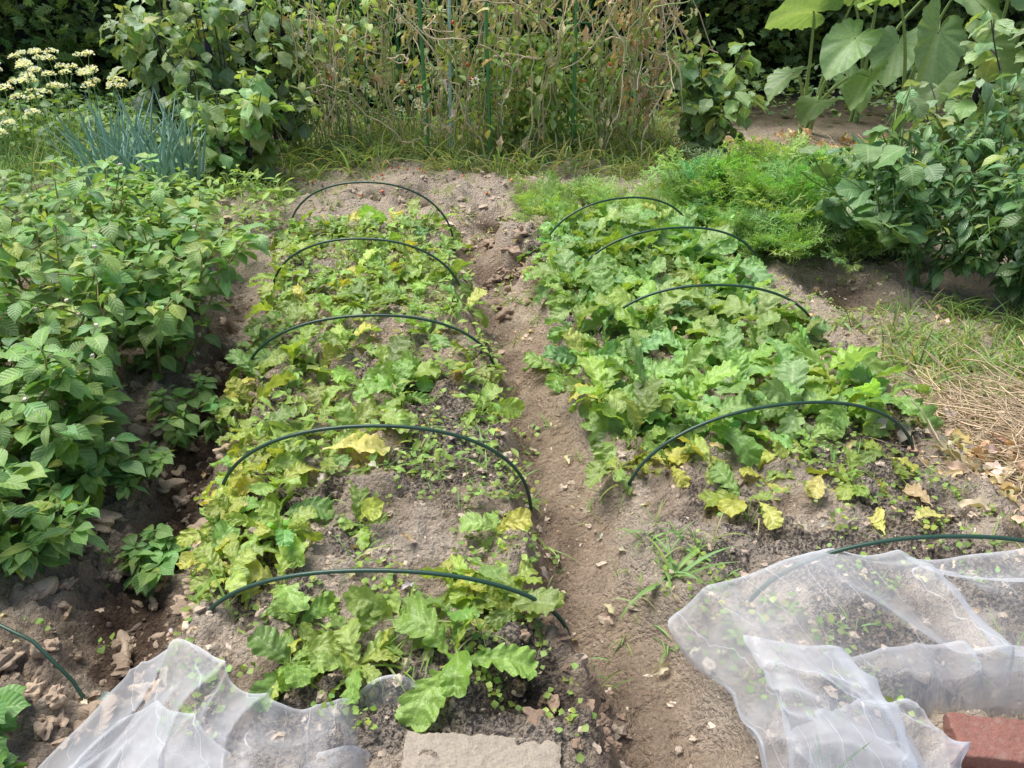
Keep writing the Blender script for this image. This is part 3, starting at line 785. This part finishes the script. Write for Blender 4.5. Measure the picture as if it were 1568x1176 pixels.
tc = np.where(rng.random(len(q))[:, None] < .5, np.array([[.70, .13, .05]]), np.array([[.78, .38, .08]]))
balls(mb, q, U(.012, .020, k), tc, CS3, 0, 1.05, 2)
for qq in q: tube(mb, np.array([qq+[0, .0, .015], qq+[.01, .05, .06], qq+[.0, .12, .08]]), .0025, (.24, .34, .1), 4, 1)
mb.build('tomato_vines', [M_leaf, M_stem, M_skin, M_dry], parent=trellis, recentre=False)
mb = MB(); x, y = scat(34, -1.7, .5, 5.2, 5.9)
balls(mb, gpos(x, y, .006), .011, cols((.65, .14, .07), len(x), .2), CS3, 0, 1, 0); mb.build('fallen_cherry_tomatoes', [M_skin])
mb = MB()
for i in range(18):
    bx = U(-1.9, -.2); by = U(6.0, 6.3); pt = walk([bx, by, 0], U(0, 6), 1.4, U(.45, .75), 6, .05); tube(mb, pt, .0025, (.24, .38, .13), 4, 1)
    k = 40; d = rng.normal(0, 1, (k, 3)); d /= np.linalg.norm(d, axis=1)[:, None]
    place(mb, SMALL, pt[-1]+d*.028, np.arctan2(d[:, 1], d[:, 0]), U(0, 1.2, k), .018, .1, cols((.86, .88, .80), k, .06), wid=1.4, mat=0)
mb.build('garlic_chives', [M_petal, M_stem])

# ------------------------------------------------------------------ taro
TG = (.27, .43, .18)
def taro(base, leaves):
    mb = MB()
    for (lx, ly, lz, az, pitch, L, dr, roll) in leaves:
        b = np.array([base[0]+U(-.06, .06), base[1]+U(-.06, .06), 0]); t = np.array([lx, ly, lz])
        a = np.linspace(0, 1, 14)[:, None]
        P = (1-a)**3*b+3*(1-a)**2*a*(b+[0, 0, lz*.5])+3*(1-a)*a*a*(t*.75+b*.25+[0, 0, .22])*1+a**3*t
        tube(mb, P, np.linspace(.020, .007, 14), (.28, .40, .16), 8, 1)
        place(mb, TARO, [t], az, pitch, L, dr, [np.array(TG)*U(.7, 1.25)], roll=roll)
    mb.build('taro_plant', [M_leaf, M_stem])
taro((2.75, 7.5), [(2.45, 6.95, 1.08, pi+.3, .1, .46, .7, .9), (2.35, 6.9, .62, pi+.6, -.3, .34, .8, .2), (2.75, 6.9, 1.18, 2.6, .3, .42, .6, .6), (2.75, 6.75, .90, 3.7, -.6, .40, .5, -.3), (2.6, 6.9, .38, 4.0, -.2, .30, .7, 0), (3.0, 7.3, .5, 5.2, -.6, .32, .7, .3), (2.9, 6.7, .62, 4.0, -.5, .34, .6, .5)])
taro((3.35, 7.0), [(3.20, 6.35, .98, 4.2, -.9, .48, .25, -.8), (3.4, 6.6, 1.25, 5.3, -.2, .42, .6, 0), (3.0, 6.7, 1.2, 3.6, .1, .42, .5, .5), (3.75, 6.7, .85, 5.6, -.5, .45, .5, .6), (3.45, 6.6, .6, 3.9, -.5, .40, .6, .2)])
taro((4.1, 7.0), [(3.9, 6.4, 1.2, 5.2, -.4, .55, .5, .3), (4.25, 6.3, .95, 5.4, -.8, .60, .4, .1), (3.8, 6.6, 1.45, 4.0, -.1, .5, .6, .3), (4.5, 6.6, 1.35, 5.8, -.3, .6, .5, 0), (4.1, 6.2, .55, 4.2, -.6, .45, .5, 0)])
taro((3.4, 8.0), [(3.2, 7.6, 1.4, 3.9, .2, .5, .6, .3), (3.8, 7.6, 1.3, 5.2, -.4, .5, .5, .3), (2.9, 7.6, 1.3, 3.4, -.1, .45, .6, .2), (3.4, 7.4, .8, 4.2, -.6, .45, .5, 0)])

# ------------------------------------------------------------------ hedge
mb = MB()
hx = np.linspace(-12, 12, 120); hz = np.linspace(-.1, 2.7, 24); HX, HZ = np.meshgrid(hx, hz)
def hedge_y(x, z): return 9.25+.2*x-.6*fbm(x*1.3, z*1.3, 61, 3)+.25*(z/2.7)**2-.5*(vnoise(x*3.1, z*2.6, 66)-.5)
mb.add(np.stack([HX, hedge_y(HX, HZ)+.36, HZ], -1).reshape(-1, 3), gridfaces(*HX.shape), (.012, .02, .010), None, 0)  # near-black core sheets added behind the sprays, hedge's inner shade as colour
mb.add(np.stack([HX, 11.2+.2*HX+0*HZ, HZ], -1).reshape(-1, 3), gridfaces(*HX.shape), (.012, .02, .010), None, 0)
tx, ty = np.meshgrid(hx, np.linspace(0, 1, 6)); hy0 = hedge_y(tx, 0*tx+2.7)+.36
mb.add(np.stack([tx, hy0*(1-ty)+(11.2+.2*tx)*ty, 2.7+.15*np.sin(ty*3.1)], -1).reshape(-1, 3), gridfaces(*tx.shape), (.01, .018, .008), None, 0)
n = 15000
x = U(-8, 6.5, n); z = U(0, 2.4, n); y = hedge_y(x, z)+U(-.08, .3, n)
place(mb, SPR, np.stack([x, y, z], 1), -pi/2+rng.normal(0, .9, n), U(-.2, 1.1, n), U(.09, .2, n), U(-.4, 1.0, n), cols((.18, .28, .095), n, .35, (.36, .46, .14), .2), roll=rng.normal(0, .8, n))
n = 1800; x = U(-8, 7, n); yy = U(0, 1.6, n)
place(mb, SPR, np.stack([x, hedge_y(x, x*0+2.6)+yy+.2, 2.7+U(-.1, .2, n)], 1), U(0, TAU, n), U(.3, 1.4, n), U(.12, .25, n), .3, cols((.09, .16, .05), n, .3))
mb.build('conifer_hedge', [M_dark, M_stem])

# ------------------------------------------------------------------ straw, dry litter
mb = MB()
def straw(n, cx, cy, rx, ry, hz, L=(.08, .3), col=(.60, .47, .31)):
    for i in range(n):
        a = U(0, TAU); r = math.sqrt(rng.random()); x0 = cx+rx*r*cos(a); y0 = cy+ry*r*sin(a)
        z = float(height(x0, y0))+hz*(1-r*r)*rng.random()+.006
        pt = walk([x0, y0, z], rng.normal(2.9, .8), rng.normal(0, .12), U(*L), 7, .22)
        tube(mb, pt, U(.0009, .0028), np.array(col)*U(.6, 1.35), 4, 1)
straw(950, 1.96, 2.32, .44, .42, .14)
straw(200, 1.75, 2.0, .35, .2, .03)
straw(120, 1.9, 2.9, .35, .35, .02)
k = 170; x = rng.normal(1.65, .22, k); y = rng.normal(2.08, .22, k)
place(mb, DRY, gpos(x, y, .02), U(0, TAU, k), U(-.2, .5, k), U(.05, .12, k), U(-1, 1.5, k), cols((.66, .53, .38), k, .2), mat=0)
mb.build('straw_pile', [M_dry, M_stem])
mb = MB()
straw(280, 2.45, 6.4, .75, .7, .06, (.15, .5), (.70, .56, .4))
k = 190; x = U(1.7, 3.3, k); y = U(5.6, 7.2, k)
place(mb, DRY, gpos(x, y, .03), U(0, TAU, k), U(-.2, .5, k), U(.08, .20, k), U(-1, 1.5, k), cols((.68, .54, .38), k, .25, (.65, .38, .18), .15), mat=0)
place(mb, EGG, gpos(np.array([2.75, 2.85]), np.array([6.0, 6.1]), .1), [1.2, 2], [.8, .4], .26, .6, (.75, .52, .08), mat=0)
x, y = scat(560, -1.3, 2.1, 1.2, 4.8); k = len(x)
place(mb, DRY, gpos(x, y, .01), U(0, TAU, k), U(-.2, .5, k), U(.012, .06, k), U(-1, 1.5, k), cols((.64, .54, .38), k, .2), mat=0)
mb.build('dry_leaf_litter', [M_dry, M_stem])

# ------------------------------------------------------------------ insect netting
def netsheet(mb, far, near, nu, nv, amp, seed, lift, dens=0.0, rot=.6, fx=5., press=()):
    far = np.array(far, float); near = np.array(near, float)
    def rs(P, n):
        d = np.r_[0, np.cumsum(np.linalg.norm(np.diff(P, axis=0), axis=1))]; t = np.linspace(0, d[-1], n)
        Q = np.stack([np.interp(t, d, P[:, k]) for k in range(P.shape[1])], 1)
        w = max(3, n//22); K = np.ones(w)/w
        Qp = np.pad(Q, ((w, w), (0, 0)), mode='edge')
        return np.stack([np.convolve(Qp[:, k], K, 'same')[w:-w] for k in range(P.shape[1])], 1)
    A = rs(far, nu); B = rs(near, nu); v = np.linspace(0, 1, nv)[:, None, None]
    P = A[None]*(1-v)+B[None]*v
    x = P[..., 0]; y = P[..., 1]; lz = P[..., 2]
    xr = x*cos(rot)+y*sin(rot); yr = -x*sin(rot)+y*cos(rot)
    wx = .25*(fbm(x*3, y*3, seed, 2)-.5); wy = .25*(fbm(x*3+9, y*3, seed+3, 2)-.5)
    rd = lambda n: np.sqrt((1-np.abs(2*n-1))**2+.008)
    f1 = rd(vnoise((xr+wx)*fx, (yr+wy)*fx*.32, seed+5))**2
    f2 = rd(vnoise((xr*.7-yr*.7+wy)*fx*2, (xr*.7+yr*.7+wx)*fx*.5, seed+8))**2.2
    f3 = rd(vnoise((xr+2*wy)*fx*4.2, (yr+wx)*fx*.9, seed+9))**2
    sm = .5+.5*np.minimum(1, v[..., 0]*6)
    z = .04*fbm(x*5, y*5, 88, 2)+lz+lift+amp*(f1+.6*f2+.30*f3)*sm
    z = z+.11*masks(x, y)[1]+.11*masks(x, y)[2]
    for (cx, cy, rx, ry, zt) in press:
        g = np.clip(1.6-np.maximum(np.abs(x-cx)/rx, np.abs(y-cy)/ry), 0, 1)*1.0; g = ss(0, .6, g)
        z = z*(1-g)+np.minimum(z, zt)*g
    x = x+.5*amp*(f2-.4)*1.0; y = y+.4*amp*(f1-.4)
    t = np.linspace(0, 1, nu)[None]*np.ones((nv, 1)); vv = v[..., 0]*np.ones((1, nu))
    hem = np.clip(1-np.minimum(vv*nv, np.minimum(t*nu, (1-t)*nu))/2., 0, 1)
    l = np.stack([P[..., 0]*.8+P[..., 1]*.6+.3*vv, P[..., 1]+.2*t, np.clip(hem*.9+dens+.5*f1*f2+.2*f2*f3, 0, 2)], -1)
    mb.add(np.stack([x, y, z], -1).reshape(-1, 3), gridfaces(nv, nu), (.8, .8, .8), l.reshape(-1, 3), 0)
BR = (1.04, 1.03, .17, .08, .075)
BK = (-.065, .955, .19, .12, .03)
mb = MB()
farL = [(-1.06, .95, 0), (-.98, 1.12, .01), (-.90, 1.29, .04), (-.80, 1.30, .05), (-.66, 1.19, .02), (-.55, 1.10, .0), (-.45, 1.08, .0), (-.35, 1.12, .02), (-.27, 1.16, .04), (-.19, 1.13, .03), (-.12, 1.06, .0), (-.08, .92, 0)]
nearL = [(-1.25, .45, 0), (-.9, .42, 0.02), (-.5, .45, 0.0), (-.1, .42, .0)]
netsheet(mb, farL, nearL, 220, 130, .062, 5, .0, 0.0, rot=.5, fx=4.2, press=[BK])
farL2 = [(-1.0, .9, 0), (-.9, 1.10, .02), (-.82, 1.16, .03), (-.7, 1.08, .02), (-.55, 1.0, .0), (-.3, 1.04, .02), (-.14, .96, .0)]
netsheet(mb, farL2, nearL, 180, 100, .062, 15, -.01, 0.05, rot=-.6, fx=5, press=[BK])
mb.build('insect_netting', [M_net])
mb = MB()
farR = [(.50, .95, .0), (.49, 1.12, .0), (.39, 1.33, .02), (.37, 1.38, .03), (.46, 1.38, .04), (.62, 1.42, .06), (.85, 1.49, .07), (1.2, 1.50, .07), (1.6, 1.52, .08), (2.1, 1.55, .06)]
nearR = [(.50, .6, 0), (.52, .45, 0), (.9, .4, 0), (1.4, .42, 0), (2.2, .4, 0)]
netsheet(mb, farR, nearR, 280, 150, .08, 25, .0, .0, rot=1.2, fx=3.2, press=[BR])
farR2 = [(.55, .95, .0), (.55, 1.12, .02), (.50, 1.22, .03), (.7, 1.20, .05), (.95, 1.27, .03), (1.3, 1.24, .05), (2.1, 1.3, .03)]
netsheet(mb, farR2, nearR, 220, 110, .08, 35, .0, .05, rot=1.0, fx=4.2, press=[BR])
farR3 = [(.62, .95, .0), (.62, 1.05, .02), (.75, 1.10, .06), (.86, 1.10, .06), (.90, 1.03, .04), (.92, .95, 0)]
netsheet(mb, farR3, [(.6, .7, 0), (.7, .68, 0), (.95, .7, 0)], 100, 70, .07, 45, .0, .25, rot=.2, fx=9)
mb.build('insect_netting', [M_net])

# ------------------------------------------------------------------ brick and concrete block
def box(name, size, loc, rot, mat, nx=24, seed=1, rough=.002):
    mb = MB(); V0, F0 = cubesphere(nx)
    m = np.abs(V0).max(1)[:, None]; C0 = V0/m
    S = np.array(size)/2; P = C0*S
    rr = .006; inner = np.clip(P, -(S-rr), S-rr); dd = P-inner; ln = np.linalg.norm(dd, axis=1)[:, None]
    P = np.where(ln > 1e-6, inner+dd/np.maximum(ln, 1e-6)*rr, P)
    nn = vnoise(P[:, 0]*60+7, P[:, 1]*60+P[:, 2]*45, seed)+.6*vnoise(P[:, 0]*160, P[:, 1]*160+P[:, 2]*90, seed+2)
    P = P+C0/np.linalg.norm(C0, axis=1)[:, None]*(nn[:, None]-.8)*rough
    mb.add(P, F0, (1, 1, 1), None, 0)
    ob = mb.build(name, [mat], recentre=False); ob.location = loc; ob.rotation_euler = rot; return ob
def stonemat(name, a, b, sc, c3):
    m, nt = newmat(name); g = NT(nt); tc = g.n('ShaderNodeTexCoord')
    n1 = g.noise(sc, 6, .7, tc.outputs['Object']); n2 = g.noise(sc*14, 3, .6, tc.outputs['Object'])
    n3 = g.noise(sc*3, 5, .75, tc.outputs['Object'])
    c = g.mix(g.ramp(n1.outputs['Fac'], .3, .7), a, b); c = g.mix(g.ramp(n2.outputs['Fac'], .3, .8), c, tuple(np.array(b)*.7))
    c = g.mix(g.math('MULTIPLY', g.ramp(n3.outputs['Fac'], .52, .68), .7), c, c3)
    bs = g.n('ShaderNodeBsdfPrincipled'); g.link(c, bs.inputs['Base Color']); bs.inputs['Roughness'].default_value = .9
    bp = g.n('ShaderNodeBump'); bp.inputs['Strength'].default_value = .8; bp.inputs['Distance'].default_value = .004
    g.link(n2.outputs['Fac'], bp.inputs['Height']); g.link(bp.outputs[0], bs.inputs['Normal'])
    out = g.n('ShaderNodeOutputMaterial'); g.link(bs.outputs[0], out.inputs[0]); return m
box('red_brick', (.23, .10, .06), (1.045, 1.035, .115), (radians(4), radians(3), radians(-5)), stonemat('brick_clay', (.33, .145, .11), (.27, .125, .10), 14, (.30, .22, .18)), 60, 1, .004)
box('concrete_block', (.33, .19, .10), (-.065, .960, .075), (radians(3), 0, radians(-4)), stonemat('weathered_concrete', (.46, .39, .31), (.40, .34, .27), 14, (.28, .24, .19)), 70, 3, .008)

# ------------------------------------------------------------------ light, sky, camera
w = bpy.data.worlds.new('World'); bpy.context.scene.world = w; w.use_nodes = True
nt = w.node_tree; bg = nt.nodes['Background']; sky = nt.nodes.new('ShaderNodeTexSky'); sky.sky_type = 'NISHITA'
sky.sun_disc = False; EL = radians(66); AZ = radians(-60)
sky.sun_elevation = EL; sky.sun_rotation = AZ; sky.air_density = 1.0; sky.dust_density = 3.0
nt.links.new(sky.outputs[0], bg.inputs[0]); bg.inputs[1].default_value = .15
L = bpy.data.lights.new('sun', 'SUN'); L.energy = 4.5; L.angle = radians(38); L.color = (1, .975, .925)
so = bpy.data.objects.new('sun', L); bpy.context.scene.collection.objects.link(so)
from mathutils import Vector
d = Vector((sin(AZ)*cos(EL), cos(AZ)*cos(EL), sin(EL)))
so.rotation_euler = (-d).to_track_quat('-Z', 'Y').to_euler(); so.location = d*20

cam = bpy.data.cameras.new('camera'); cam.sensor_width = 36; cam.lens = 36*1184/1568; cam.clip_end = 500; cam.clip_start = .05
co = bpy.data.objects.new('camera', cam); bpy.context.scene.collection.objects.link(co)
co.location = (0, 0, 1.6); co.rotation_euler = (radians(60), 0, 0)
sc = bpy.context.scene; sc.camera = co
sc.view_settings.view_transform = 'Standard'; sc.view_settings.look = 'None'; sc.view_settings.exposure = 0
